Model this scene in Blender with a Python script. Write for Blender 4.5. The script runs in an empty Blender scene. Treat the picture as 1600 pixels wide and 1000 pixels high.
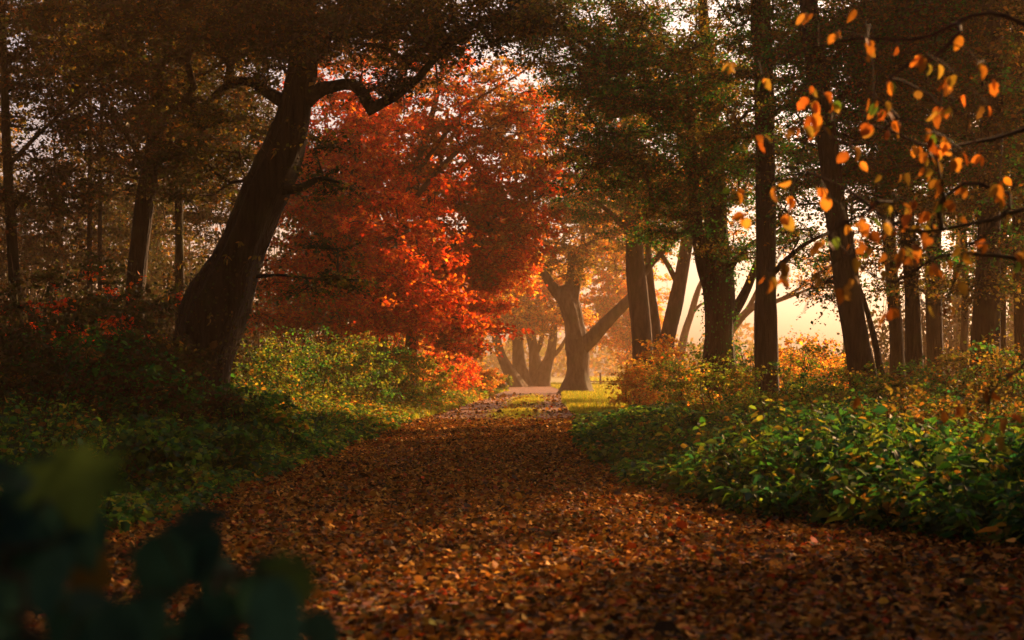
import bpy, math, numpy as np
from mathutils import Vector
S = bpy.context.scene
COL = S.collection
R = math.radians
FPX = 2400.0            # focal length in pixels of a 1600 px wide frame
HC = 1.2                # camera height
HOR = 575.0             # horizon row

# ---------------------------------------------------------------- camera
cam = bpy.data.cameras.new('camera')
cam.sensor_width = 36; cam.lens = 36*FPX/1600
cam.shift_y = 75/1600
cam.clip_start = .05; cam.clip_end = 4000
cam.dof.use_dof = True; cam.dof.focus_distance = 24; cam.dof.aperture_fstop = 2.8
camo = bpy.data.objects.new('camera', cam); COL.objects.link(camo)
camo.location = (0, 0, HC); camo.rotation_euler = (R(90), 0, 0)
S.camera = camo

# ---------------------------------------------------------------- light
SUN_EL, SUN_AZ = R(25), R(40)       # azimuth measured from +Y (view) towards +X (right)
w = bpy.data.worlds.new('World'); S.world = w; w.use_nodes = True
nt = w.node_tree; nt.nodes.clear()
sky = nt.nodes.new('ShaderNodeTexSky'); sky.sky_type = 'NISHITA'; sky.sun_disc = False
sky.sun_elevation = SUN_EL; sky.sun_rotation = SUN_AZ
sky.dust_density = 5; sky.air_density = .5; sky.ozone_density = .3
warm = nt.nodes.new('ShaderNodeMix'); warm.data_type = 'RGBA'; warm.blend_type = 'MULTIPLY'
warm.inputs[0].default_value = 1; warm.inputs[7].default_value = (1, .88, .77, 1)
bg = nt.nodes.new('ShaderNodeBackground'); bg.inputs[1].default_value = .062
wo = nt.nodes.new('ShaderNodeOutputWorld')
nt.links.new(sky.outputs[0], warm.inputs[6]); nt.links.new(warm.outputs[2], bg.inputs[0]); nt.links.new(bg.outputs[0], wo.inputs[0])
sl = bpy.data.lights.new('sun', 'SUN'); sl.energy = 5; sl.angle = R(.6); sl.color = (1, .56, .25)
so = bpy.data.objects.new('sun', sl); COL.objects.link(so)
sd = Vector((math.sin(SUN_AZ)*math.cos(SUN_EL), math.cos(SUN_AZ)*math.cos(SUN_EL), math.sin(SUN_EL)))
so.rotation_euler = sd.to_track_quat('Z', 'Y').to_euler(); so.location = (30, 30, 40)
S.view_settings.view_transform = 'Standard'; S.view_settings.look = 'None'
S.view_settings.exposure = 1.52; S.view_settings.gamma = 1
S.cycles.max_bounces = 6; S.cycles.diffuse_bounces = 3; S.cycles.transmission_bounces = 4
S.cycles.glossy_bounces = 2; S.cycles.volume_bounces = 0; S.cycles.transparent_max_bounces = 4

rng = np.random.default_rng(7)

# ---------------------------------------------------------------- helpers
def P(px, py, d):
    return np.array(((px-800)/FPX*d, d, HC+(HOR-py)/FPX*d))

def link(o, parent=None, label=None, cat=None, group=None, kind=None):
    if o.name not in COL.objects: COL.objects.link(o)
    if parent is not None:
        o.parent = parent
        if o.type == 'MESH': o.location = -np.array(parent.location)   # mesh data is in world coordinates
    for k, v in (('label', label), ('category', cat), ('group', group), ('kind', kind)):
        if v: o[k] = v
    return o

def empty(name, loc, label, cat, group=None):
    o = bpy.data.objects.new(name, None); o.empty_display_size = .3
    o.location = tuple(float(v) for v in loc)
    return link(o, None, label, cat, group)

def mesh(name, V, F, mat, parent=None, col=None, smooth=False, **kw):
    V = np.asarray(V, dtype=np.float32).reshape(-1, 3); F = np.asarray(F, dtype=np.int32)
    me = bpy.data.meshes.new(name); n, k = F.shape
    me.vertices.add(len(V)); me.vertices.foreach_set('co', V.ravel())
    me.loops.add(n*k); me.loops.foreach_set('vertex_index', F.ravel())
    me.polygons.add(n); me.polygons.foreach_set('loop_start', np.arange(0, n*k, k, dtype=np.int32))
    if smooth: me.polygons.foreach_set('use_smooth', np.ones(n, dtype=bool))
    if col is not None:
        a = me.color_attributes.new('tint', 'FLOAT_COLOR', 'POINT')
        c = np.ones((len(V), 4), dtype=np.float32); c[:, :3] = col; a.data.foreach_set('color', c.ravel())
    me.update(calc_edges=True); me.materials.append(mat)
    return link(bpy.data.objects.new(name, me), parent, **kw)

def unit(v): return v/np.maximum(np.linalg.norm(v, axis=-1, keepdims=True), 1e-9)

class Bag:
    def __init__(s): s.V = []; s.F = []; s.C = []; s.n = 0
    def add(s, V, F, C=None):
        s.V.append(V); s.F.append(F+s.n); s.n += len(V)
        if C is not None: s.C.append(C)
    def build(s, name, mat, parent=None, smooth=False, **kw):
        return mesh(name, np.concatenate(s.V), np.concatenate(s.F), mat, parent, np.concatenate(s.C) if s.C else None, smooth, **kw)

# leaf outlines: x across, y along, z fold
TPL = {
 'rhomb': (np.array([(0,0,0),(.36,.45,.10),(0,1,-.06),(-.36,.45,.10)]), np.array([(0,1,2,3)])),
 'oval': (np.array([(0,0,0),(.30,.25,.07),(.34,.62,.05),(0,1,-.10),(-.34,.62,.05),(-.30,.25,.07)]), np.array([(0,1,2,3),(0,3,4,5)])),
 'lance': (np.array([(0,0,0),(.19,.22,.05),(.16,.62,.02),(0,1,-.14),(-.16,.62,.02),(-.19,.22,.05)]), np.array([(0,1,2,3),(0,3,4,5)])),
}
def round_tpl():
    a = np.linspace(-math.pi/2, math.pi/2, 7); V = [(0,0,0)]
    prof = [(.0,.0),(.26,.05),(.42,.24),(.46,.48),(.36,.74),(.17,.92),(0,1.04)]
    mid = [(0, y*1.0, -.02-.10*y*y) for x, y in prof]
    r = [(x, y, .09*x*2-.10*y*y) for x, y in prof[1:-1]]; l = [(-x, y, .06*x*2-.10*y*y) for x, y in prof[1:-1]]
    V = mid + r + l; n = len(mid); F = []
    for i in range(n-1):
        a_, b_ = (n+i-1 if i > 0 else 0), (n+i if i < n-2 else n-1)
        c_, d_ = (2*n-2+i-1-0 if i > 0 else 0), (2*n-2+i if i < n-2 else n-1)
        F += [(i, a_ if i else i, b_ if i < n-2 else i+1, i+1)]
        F += [(i, i+1, d_ if i < n-2 else i+1, c_ if i else i)]
    return np.array(V), F
def maple_tpl():
    pts = [(0,0),(.22,-.06),(.20,.10),(.55,.12),(.40,.30),(.62,.55),(.30,.50),(.22,.62),(0,1.05)]
    R_ = pts[1:-1]; V = [(0,0,0)] + [(x,y,.10*abs(x)) for x,y in R_] + [(0,1.05,-.1)] + [(-x,y,.12*abs(x)) for x,y in R_]
    c = len(V); V.append((0,.32,-.03)); F = []
    nR = len(R_)
    ring = [0]+list(range(1, nR+2))+[nR+2+i for i in range(nR-1, -1, -1)]
    for i in range(len(ring)): F.append((c, ring[i], ring[(i+1) % len(ring)]))
    return np.array(V), np.array(F)
TPL['maple'] = maple_tpl()
def disc_tpl():
    # broad rounded leaf: fan about the middle, pointed tip, 12 triangles
    n = 12; V = [(0,.5,-.04)]
    for i in range(n):
        t = 2*math.pi*i/n - math.pi/2; x = .44*math.cos(t); y = .5+.5*math.sin(t)
        if i == 6: y += .10
        V.append((x*(1.05-.25*y), y, .13*abs(x)-.12*(y-.4)**2))
    return np.array(V), np.array([(0, 1+i, 1+(i+1) % n) for i in range(n)])
TPL['disc'] = disc_tpl()
V_, F_ = TPL['disc']; V2 = V_.copy(); V2[:, 2] = .55*np.abs(V2[:, 0])-.35*(V2[:, 1]-.35)**2; V2[:, 0] *= .82; V2[:, 0] += .10*V2[:, 1]**2; TPL['curled'] = (V2, F_)
V3 = V_.copy(); V3[4, :2] *= .72; V3[8, :2] = V3[8, :2]*.8+np.array((0, .12)); V3[10, 0] *= .6; V3[:, 2] = .25*V3[:, 0]-.3*(V3[:, 1]-.5)**2; TPL['torn'] = (V3, F_)

def leaves(Pos, Dir, Nor, size, tpl, col, bag, width=1.0):
    """Pos n,3 base; Dir along the blade; Nor blade normal; size n"""
    T, F = TPL[tpl]; n = len(Pos)
    D = unit(Dir); X = unit(np.cross(D, Nor)); N = np.cross(X, D)
    T = T*np.array((width, 1, 1))
    V = Pos[:, None, :] + size[:, None, None]*(T[None, :, 0, None]*X[:, None] + T[None, :, 1, None]*D[:, None] + T[None, :, 2, None]*N[:, None])
    k = len(T); FF = (F[None] + (np.arange(n)*k)[:, None, None]).reshape(-1, F.shape[1])
    bag.add(V.reshape(-1, 3), FF, np.repeat(col, k, axis=0))

def palette(pal, n, r, w=None, jit=.22):
    pal = np.array(pal, dtype=float); idx = r.choice(len(pal), n, p=w)
    c = pal[idx]*np.exp(r.normal(0, jit, (n, 1)))*np.exp(r.normal(0, .07, (n, 3)))
    return np.clip(c, 0.002, .9)

def edges(A, B, ra, rb, bag, sides=4):
    D = unit(B-A); up = np.where(np.abs(D[:, 2:3]) > .9, np.array([[1., 0, 0]]), np.array([[0, 0, 1.]]))
    X = unit(np.cross(D, up)); Y = np.cross(D, X); n = len(A)
    a = np.arange(sides)*2*math.pi/sides
    ring = np.cos(a)[None, :, None]*X[:, None] + np.sin(a)[None, :, None]*Y[:, None]
    V = np.concatenate([A[:, None]+ring*ra[:, None, None], B[:, None]+ring*rb[:, None, None]], axis=1)
    i = np.arange(sides); j = (i+1) % sides
    F = np.stack([i, j, j+sides, i+sides], 1)
    bag.add(V.reshape(-1, 3), (F[None]+(np.arange(n)*2*sides)[:, None, None]).reshape(-1, 4))

def resample(pts, rad, step):
    pts = np.asarray(pts, float); rad = np.asarray(rad, float)
    seg = np.linalg.norm(np.diff(pts, axis=0), axis=1); t = np.concatenate([[0], np.cumsum(seg)])
    n = max(3, int(t[-1]/step)+1); u = np.linspace(0, t[-1], n)
    # Catmull-Rom through the points
    out = np.zeros((n, 3)); ext = np.vstack([2*pts[0]-pts[1], pts, 2*pts[-1]-pts[-2]])
    k = np.clip(np.searchsorted(t, u, side='right')-1, 0, len(seg)-1); f = ((u-t[k])/seg[k])[:, None]
    p0, p1, p2, p3 = ext[k], ext[k+1], ext[k+2], ext[k+3]
    out = .5*(2*p1+(p2-p0)*f+(2*p0-5*p1+4*p2-p3)*f**2+(3*p1-p0-3*p2+p3)*f**3)
    return out, np.interp(u, t, rad)

def tube(pts, rad, bag, r, sides=18, step=.18, rough=.07, flare=0, cap=True):
    C, q = resample(pts, rad, step); n = len(C)
    T = unit(np.gradient(C, axis=0)); X = np.zeros((n, 3)); x = np.array((1., 0, 0))
    if abs(T[0] @ x) > .9: x = np.array((0, 1., 0))
    for i in range(n):
        x = x-T[i]*(x@T[i]); x /= np.linalg.norm(x); X[i] = x
    Y = np.cross(T, X); a = np.arange(sides)*2*math.pi/sides
    s = np.arange(n)*step; mul = np.ones((n, sides))
    for k, amp in ((2, .5), (3, .6), (5, .55), (7, .35)):
        mul += rough*amp*np.sin(k*a[None]+r.uniform(0, 6)+s[:, None]*r.uniform(-.5, .5)+.6*np.sin(s[:, None]*r.uniform(.8, 2)))
    mul += rough*.5*r.normal(0, .35, (n, sides)) + rough*.6*np.sin(s*r.uniform(1.5, 3)+r.uniform(0, 6))[:, None]
    if flare:
        h = C[:, 2]-C[0, 2]; fl = np.exp(-np.maximum(h, 0)/.45)[:, None]
        mul += flare*fl*(1+.5*np.sin(4*a[None]+r.uniform(0, 6))+.3*np.sin(7*a[None]+r.uniform(0, 6)))
    V = C[:, None]+(q[:, None]*mul)[..., None]*(np.cos(a)[None, :, None]*X[:, None]+np.sin(a)[None, :, None]*Y[:, None])
    V = V.reshape(-1, 3); i = np.arange(sides); j = (i+1) % sides
    F = np.stack([i, j, j+sides, i+sides], 1); F = (F[None]+(np.arange(n-1)*sides)[:, None, None]).reshape(-1, 4)
    if cap:
        V = np.vstack([V, C[-1]+T[-1]*q[-1]*.4]); b = (n-1)*sides
        F = np.vstack([F, np.stack([b+i, b+j, np.full(sides, len(V)-1), np.full(sides, len(V)-1)], 1)[:, [0, 1, 2, 2]]]) if False else F
        tr = np.array([(b+2*k_, b+2*k_+1, b+(2*k_+2) % sides, len(V)-1) for k_ in range(sides//2)])
        F = np.vstack([F, tr])
    bag.add(V, F)
    return C, q

# ---------------------------------------------------------------- materials
def newmat(name):
    m = bpy.data.materials.new(name); m.use_nodes = True; t = m.node_tree; t.nodes.clear()
    return m, t, t.nodes.new('ShaderNodeOutputMaterial')

def leaf_mat(name, trans=.5, tcol=(1.5, 1.35, .8), gloss=.014, rough=.45):
    m, t, out = newmat(name); N = t.nodes; L = t.links.new
    a = N.new('ShaderNodeAttribute'); a.attribute_name = 'tint'
    nz = N.new('ShaderNodeTexNoise'); nz.inputs['Scale'].default_value = 18; nz.inputs['Detail'].default_value = 2
    tc = N.new('ShaderNodeTexCoord'); L(tc.outputs['Object'], nz.inputs['Vector'])
    mr = N.new('ShaderNodeMapRange'); mr.inputs[1].default_value = .3; mr.inputs[2].default_value = .7; mr.inputs[3].default_value = .75; mr.inputs[4].default_value = 1.2
    L(nz.outputs[0], mr.inputs[0])
    ml = N.new('ShaderNodeVectorMath'); ml.operation = 'SCALE'; L(a.outputs['Color'], ml.inputs[0]); L(mr.outputs[0], ml.inputs['Scale'])
    tm = N.new('ShaderNodeVectorMath'); tm.operation = 'MULTIPLY'; L(ml.outputs[0], tm.inputs[0]); tm.inputs[1].default_value = tcol
    d = N.new('ShaderNodeBsdfDiffuse'); L(ml.outputs[0], d.inputs[0])
    tr = N.new('ShaderNodeBsdfTranslucent'); L(tm.outputs[0], tr.inputs[0])
    g = N.new('ShaderNodeBsdfGlossy'); g.inputs['Roughness'].default_value = rough; g.inputs[0].default_value = (.9, .9, .9, 1)
    m1 = N.new('ShaderNodeMixShader'); m1.inputs[0].default_value = trans; L(d.outputs[0], m1.inputs[1]); L(tr.outputs[0], m1.inputs[2])
    m2 = N.new('ShaderNodeMixShader'); m2.inputs[0].default_value = gloss; L(m1.outputs[0], m2.inputs[1]); L(g.outputs[0], m2.inputs[2])
    L(m2.outputs[0], out.inputs[0]); return m

def bark_mat(name, c1, c2, scale=9, bump=.6, stretch=.16):
    m, t, out = newmat(name); N = t.nodes; L = t.links.new
    tc = N.new('ShaderNodeTexCoord'); mp = N.new('ShaderNodeMapping'); mp.inputs['Scale'].default_value = (1, 1, stretch)
    L(tc.outputs['Object'], mp.inputs[0])
    n1 = N.new('ShaderNodeTexNoise'); n1.inputs['Scale'].default_value = scale; n1.inputs['Detail'].default_value = 6; n1.inputs['Roughness'].default_value = .65; L(mp.outputs[0], n1.inputs['Vector'])
    v = N.new('ShaderNodeTexVoronoi'); v.feature = 'DISTANCE_TO_EDGE'; v.inputs['Scale'].default_value = scale*1.4; L(mp.outputs[0], v.inputs['Vector'])
    n2 = N.new('ShaderNodeTexNoise'); n2.inputs['Scale'].default_value = 1.3; L(tc.outputs['Object'], n2.inputs['Vector'])
    cr = N.new('ShaderNodeValToRGB'); cr.color_ramp.elements[0].position = .35; cr.color_ramp.elements[1].position = .68
    cr.color_ramp.elements[0].color = (*c1, 1); cr.color_ramp.elements[1].color = (*c2, 1); L(n1.outputs[0], cr.inputs[0])
    mo = N.new('ShaderNodeMix'); mo.data_type = 'RGBA'; mo.inputs[7].default_value = (.05, .06, .015, 1)
    mr = N.new('ShaderNodeMapRange'); mr.inputs[1].default_value = .52; mr.inputs[2].default_value = .7; mr.inputs[4].default_value = .6; L(n2.outputs[0], mr.inputs[0]); L(mr.outputs[0], mo.inputs[0]); L(cr.outputs[0], mo.inputs[6])
    ad = N.new('ShaderNodeMath'); ad.operation = 'ADD'; sc = N.new('ShaderNodeMath'); sc.operation = 'MULTIPLY'; sc.inputs[1].default_value = 1.2
    mn = N.new('ShaderNodeMath'); mn.operation = 'MINIMUM'; mn.inputs[1].default_value = .25; L(v.outputs[0], mn.inputs[0]); L(mn.outputs[0], sc.inputs[0]); L(sc.outputs[0], ad.inputs[0]); L(n1.outputs[0], ad.inputs[1])
    b = N.new('ShaderNodeBump'); b.inputs['Strength'].default_value = bump; b.inputs['Distance'].default_value = .12; L(ad.outputs[0], b.inputs['Height'])
    p = N.new('ShaderNodeBsdfPrincipled'); p.inputs['Roughness'].default_value = .9; p.inputs['Specular IOR Level'].default_value = .2
    L(mo.outputs[2], p.inputs['Base Color']); L(b.outputs[0], p.inputs['Normal']); L(p.outputs[0], out.inputs[0]); return m

def soil_mat(name, cols, scale=3, bump=.5):
    m, t, out = newmat(name); N = t.nodes; L = t.links.new
    tc = N.new('ShaderNodeTexCoord')
    n1 = N.new('ShaderNodeTexNoise'); n1.inputs['Scale'].default_value = scale; n1.inputs['Detail'].default_value = 8; n1.inputs['Roughness'].default_value = .7; L(tc.outputs['Object'], n1.inputs['Vector'])
    v = N.new('ShaderNodeTexVoronoi'); v.inputs['Scale'].default_value = 14; L(tc.outputs['Object'], v.inputs['Vector'])
    mx = N.new('ShaderNodeMix'); mx.data_type = 'FLOAT'; mx.inputs[0].default_value = .4; L(n1.outputs[0], mx.inputs[2])
    sep = N.new('ShaderNodeSeparateColor'); L(v.outputs['Color'], sep.inputs[0]); L(sep.outputs[0], mx.inputs[3])
    cr = N.new('ShaderNodeValToRGB'); e = cr.color_ramp.elements
    while len(e) < len(cols): e.new(.5)
    for i, c in enumerate(cols): e[i].position = .3+.42*i/(len(cols)-1); e[i].color = (*c, 1)
    L(mx.outputs[0], cr.inputs[0])
    b = N.new('ShaderNodeBump'); b.inputs['Strength'].default_value = bump; b.inputs['Distance'].default_value = .05; L(mx.outputs[0], b.inputs['Height'])
    p = N.new('ShaderNodeBsdfPrincipled'); p.inputs['Roughness'].default_value = .85; p.inputs['Specular IOR Level'].default_value = .25
    L(cr.outputs[0], p.inputs['Base Color']); L(b.outputs[0], p.inputs['Normal']); L(p.outputs[0], out.inputs[0]); return m

LEAF = leaf_mat('leaf blade'); LEAFDIM = leaf_mat('matt leaf blade', .4, (1.4, 1.3, .9), .006, .6)
LEAFRED = leaf_mat('autumn leaf blade', .58, (1.42, 1.5, 1.0))
LITTER = leaf_mat('fallen leaf', .12, (1.2, 1.1, .8), .012, .5)
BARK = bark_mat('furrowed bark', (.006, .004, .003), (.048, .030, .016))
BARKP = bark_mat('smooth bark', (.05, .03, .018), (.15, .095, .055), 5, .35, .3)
TWIG = bark_mat('twig bark', (.035, .02, .012), (.09, .055, .03), 20, .1)
SOIL = soil_mat('forest floor', [(.022, .014, .008), (.06, .035, .014), (.10, .05, .018), (.05, .055, .014)])
PATHM = soil_mat('trodden earth', [(.035, .016, .008), (.09, .034, .015), (.18, .056, .02), (.27, .08, .03)], 2.2, .35)
FIELDM = soil_mat('meadow turf', [(.10, .10, .02), (.20, .18, .03), (.28, .22, .05)], .8, .4)
WOOD = bark_mat('weathered post', (.06, .04, .025), (.16, .11, .07), 12, .3)

# palettes (linear base colours)
RED = [(.64, .065, .008), (.70, .13, .012), (.66, .17, .018), (.52, .035, .010), (.56, .05, .012)]
ORANGE = [(.66, .24, .03), (.62, .16, .02), (.60, .34, .04), (.45, .30, .05)]
SHADEOLIVE = [(.034, .038, .010), (.045, .044, .010), (.025, .036, .010), (.05, .038, .010), (.065, .032, .010)]  # olive leaves darkened, shade of the wood put into the colour
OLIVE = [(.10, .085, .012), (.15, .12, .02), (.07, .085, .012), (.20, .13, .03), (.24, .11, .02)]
GREEN = [(.018, .105, .014), (.028, .15, .02), (.06, .19, .02), (.013, .09, .03)]
WEED = [(.03, .12, .018), (.05, .16, .022), (.12, .21, .025), (.016, .085, .035), (.018, .075, .03)]
YELGR = [(.10, .20, .02), (.18, .25, .03), (.07, .16, .02), (.28, .25, .03), (.22, .13, .02)]
RUST = [(.36, .10, .02), (.27, .09, .02), (.44, .16, .03), (.30, .16, .03)]
BROWN = [(.16, .06, .02), (.10, .05, .02), (.22, .09, .02), (.12, .09, .02)]
LIT = [(.44, .22, .03), (.34, .15, .018), (.32, .115, .014), (.42, .18, .025), (.20, .07, .012), (.10, .04, .010), (.58, .28, .05), (.34, .055, .010), (.05, .024, .010), (.10, .08, .015), (.24, .11, .015), (.04, .02, .01)]

# ---------------------------------------------------------------- ground
YT = [-4, 6, 9, 9.8, 10.5, 11.75, 14.8, 20, 27, 34, 52, 80, 103, 120, 150]
LT = [-2.8, -2.8, -2.8, -2.78, -2.75, -2.72, -2.62, -2.5, -2.4, -2.3, -1.5, -.5, -.9, -4, -12]
RT = [5.5, 4.8, 3.9, 3.35, 2.75, 2.1, 1.35, 1.08, 1.28, 1.6, 1.8, 2.75, 2.6, -.6, -8.5]
def xl(y): return np.interp(y, YT, LT)
def xr(y): return np.interp(y, YT, RT)
def hz(x, y):
    x = np.asarray(x, float); y = np.asarray(y, float)
    l = np.clip((xl(y)-.5-x)/6, 0, 1); r_ = np.clip((x-xr(y)-.5)/7, 0, 1)
    s = lambda t: t*t*(3-2*t)
    fade = 1/(1+np.exp((y-70)/8)); fr = 1/(1+np.exp((y-40)/6))
    bump = .06*(np.sin(x*1.3+y*.7)+np.sin(x*.6-y*1.1))
    return s(l)*(.55*fade+bump*(l > 0))+s(r_)*(.16*fr+bump*fr)

def gridmesh(xs, ys, fz, name, mat, **kw):
    X, Y = np.meshgrid(xs, ys); Z = fz(X, Y); V = np.stack([X, Y, Z], -1).reshape(-1, 3)
    nx = len(xs); i, j = np.meshgrid(np.arange(nx-1), np.arange(len(ys)-1)); a = (j*nx+i).ravel()
    return mesh(name, V, np.stack([a, a+1, a+nx+1, a+nx], 1), mat, smooth=True, **kw)
xs = np.concatenate([-np.geomspace(125, 30, 10), np.arange(-28, 28.1, .5), np.geomspace(30, 225, 12)])
ys = np.concatenate([-np.geomspace(32, 12, 5), np.arange(-10, 60, .5), np.arange(60, 130, 2), np.geomspace(132, 222, 10)])
gridmesh(xs, ys, hz, 'ground', SOIL, kind='structure')
# path strip with ragged edges
yy = np.arange(-4, 150, .3); t = np.linspace(0, 1, 13)
eL = xl(yy)+.10*np.sin(yy*2.1)+.06*np.sin(yy*5.3); eR = xr(yy)+.10*np.sin(yy*1.7+1)+.05*np.sin(yy*4.9)
PX = eL[:, None]*(1-t)+eR[:, None]*t; PY = np.repeat(yy[:, None], 13, 1)
PZ = .012+.012*np.sin(PX*2.3+PY*.4)**2*np.sin(np.pi*t)[None]
a = (np.arange(len(yy)-1)[:, None]*13+np.arange(12)[None]).ravel()
mesh('path', np.stack([PX, PY, PZ], -1).reshape(-1, 3), np.stack([a, a+1, a+14, a+13], 1), PATHM, smooth=True, kind='structure')
# open meadow to the right beyond the trees
mx = np.concatenate([np.arange(0, 20, 2.), np.geomspace(20, 700, 14)]); my = np.geomspace(58, 1200, 26)
gx, gy = np.meshgrid(np.linspace(0, 1, 24), np.geomspace(56, 219, 40))
FX = xr(np.minimum(gy, 103))+.35+gx**2*190; FX = FX+.3*np.sin(gy*.9)*(1-gx)
FZ = hz(FX, gy)+.02
a = (np.arange(39)[:, None]*24+np.arange(23)[None]).ravel()
mesh('meadow', np.stack([FX, gy, FZ], -1).reshape(-1, 3), np.stack([a, a+1, a+25, a+24], 1), FIELDM, smooth=True, kind='structure')

# ---------------------------------------------------------------- growing crowns
def grow(start, att, r, seg=.45, wob=.10, droop=0.0):
    """connect attractors to the nearest skeleton node; returns node positions, parents, counts"""
    N0 = len(start); cap = N0+len(att)*40
    pos = np.zeros((cap, 3)); pos[:N0] = start; par = np.full(cap, -1); n = N0; ends = []
    d0 = np.min(np.linalg.norm(att[:, None]-start[None, ::max(1, N0//60)], axis=2), axis=1)
    for k in np.argsort(d0):
        a = att[k]; dd = pos[:n]-a
        cost = np.sqrt((dd**2).sum(1)) + .35*np.maximum(dd[:, 2], 0)       # rather climb than fall
        j = int(np.argmin(cost)); p = pos[j]; L = np.linalg.norm(a-p); m = max(1, int(math.ceil(L/seg)))
        if n+m > cap: break
        f = np.arange(1, m+1)[:, None]/m; q = p+(a-p)*f
        q += (np.sin(np.pi*f)*L)*(np.array((0, 0, .10+droop))+r.normal(0, wob*.6, 3)) + r.normal(0, wob*seg*.35, (m, 3))*np.sin(np.pi*f*.9+.1)
        pos[n:n+m] = q; par[n] = j; par[n+1:n+m] = np.arange(n, n+m-1); n += m; ends.append(n-1)
    pos = pos[:n]; par = par[:n]; cnt = np.zeros(n)
    for e in ends: cnt[e] += 1
    for i in range(n-1, N0-1, -1):
        if par[i] >= 0: cnt[par[i]] += cnt[i]
    return pos, par, cnt, np.array(ends), N0

def crown(start, att, clump, r, twigs=7, tl=.55, per=12, size=.06, pal=GREEN, pw=None, tpl='rhomb', rt=.006, sides=4,
          jit=.22, mixpal=None, tilt=.75, flat=.35, wob=.10, hang=0.0, startr=None, seg=.45):
    tw = Bag(); lf = Bag()
    pos, par, cnt, ends, N0 = grow(start, att, r, wob=wob, seg=seg)
    idx = np.arange(N0, len(pos)); rad = rt*np.maximum(cnt, 1)**.47
    pr = rad[par[idx]].copy(); root = par[idx] < N0; pr[root] = rad[idx][root]*1.3
    edges(pos[par[idx]], pos[idx], np.minimum(pr, rad[idx]*1.5), rad[idx], tw, sides)
    E = pos[ends]; n = len(E)
    # twigs start a little back along the branch as well as at its end
    base = np.repeat(E, twigs, 0); back = pos[np.maximum(par[ends], 0)]; f = r.random((n*twigs, 1))*.9
    base = base+(np.repeat(back, twigs, 0)-base)*f
    D = r.normal(0, 1, (n*twigs, 3)); D[:, 2] *= flat; D[:, 2] += .12-hang; D = unit(D+.5*np.repeat(unit(E-back), twigs, 0))
    L = tl*r.uniform(.45, 1.3, (n*twigs, 1)); mid = base+D*L*.5+np.array((0, 0, .06))*L; tip = base+D*L-np.array((0, 0, .10+hang*.5))*L
    o = np.full(len(base), rt); edges(base, mid, o*.8, o*.55, tw, 3); edges(mid, tip, o*.55, o*.3, tw, 3)
    m = n*twigs*per; T = r.uniform(.1, 1.08, (m, 1)); B, M, Q = (np.repeat(v, per, 0) for v in (base, mid, tip))
    pp = np.where(T < .5, B+(M-B)*T*2, M+(Q-M)*(T-.5)*2)
    DD = np.repeat(D, per, 0); side = r.normal(0, 1, (m, 3)); side[:, 2] *= .5
    ld = unit(side+.45*DD-np.array((0, 0, .35+hang))); nn = unit(np.array((0, 0, 1.))+r.normal(0, tilt, (m, 3)))
    sz = size*np.exp(r.normal(0, .25, m)); pp = pp+r.normal(0, .035*tl/.5, (m, 3))
    c = palette(pal, m, r, pw, jit)
    if mixpal is not None:
        pal2, share = mixpal; sel = np.repeat(r.random(n) < share, twigs*per); c[sel] = palette(pal2, int(sel.sum()), r, None, jit)
    c *= np.repeat(np.exp(r.normal(0, .14, n)), twigs*per)[:, None]
    leaves(pp, ld, nn, sz, tpl, c, lf)
    return tw, lf

DEN = 1.6
def zoomed(bl, d0, d1):
    k = d1/d0; return [(b[0], b[1], d1+(b[2]-d0), b[3]*k, b[4], b[5]*k, int(b[6]*k*.68)) for b in bl]
def blobs(bl, r):
    """attractor points in ellipsoids: (px,py,d, rx,ry,rz, n) in metres around a picture-ray point, shell-weighted"""
    out = []
    for b in bl:
        c = P(*b[:3]) if not isinstance(b[0], tuple) else np.array(b[0], float)
        rx, ry, rz, n = b[3:7] if not isinstance(b[0], tuple) else b[1:5]
        n = int(n*DEN); u = unit(r.normal(0, 1, (n, 3)))*r.random((n, 1))**(1/2.4); ph = r.uniform(0, 6.28, 4)
        rag = 1+.22*np.sin(3*np.arctan2(u[:, 1], u[:, 0])+ph[0]+2*u[:, 2])+.20*np.sin(5*u[:, 0]+ph[1])*np.sin(4*u[:, 2]+ph[2])
        q = u*rag[:, None]*np.array((rx, ry, rz)); hr_ = np.hypot(q[:, 0]/rx, q[:, 1]/ry)
        lay = .62; zl = np.round((q[:, 2]+ph[3]*.1)/lay)*lay-.35*rz*.3*hr_**2+r.normal(0, .10, n); q[:, 2] = .25*q[:, 2]+.75*zl
        out.append(c+q)
    A = np.concatenate(out); A[:, 2] = np.maximum(A[:, 2], hz(A[:, 0], A[:, 1])+.35); return A

def stems(name_bag, spec, d, r, sides=16, rough=.07, flare=0, ground=True, step=.18):
    """spec: (px,py,width_px[,depth offset]); the first is the lowest visible point, run down to the ground"""
    pts = [P(s[0], s[1], d+(s[3] if len(s) > 3 else 0)) for s in spec]; rad = [s[2]/2/FPX*d for s in spec]
    if ground:
        dv = pts[0]-pts[1]; g = float(hz(pts[0][0], pts[0][1])); k = min((pts[0][2]-g+.15)/max(-dv[2], .05), 3) if dv[2] < 0 else 0
        low = pts[0]+dv*k*.8; low[2] = g-.15
        if pts[0][2]-g > .1: pts = [low]+pts; rad = [rad[0]*1.12]+rad
        else: pts[0][2] = g-.1
    return tube(pts, rad, name_bag, r, sides, step, rough, flare)

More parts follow.
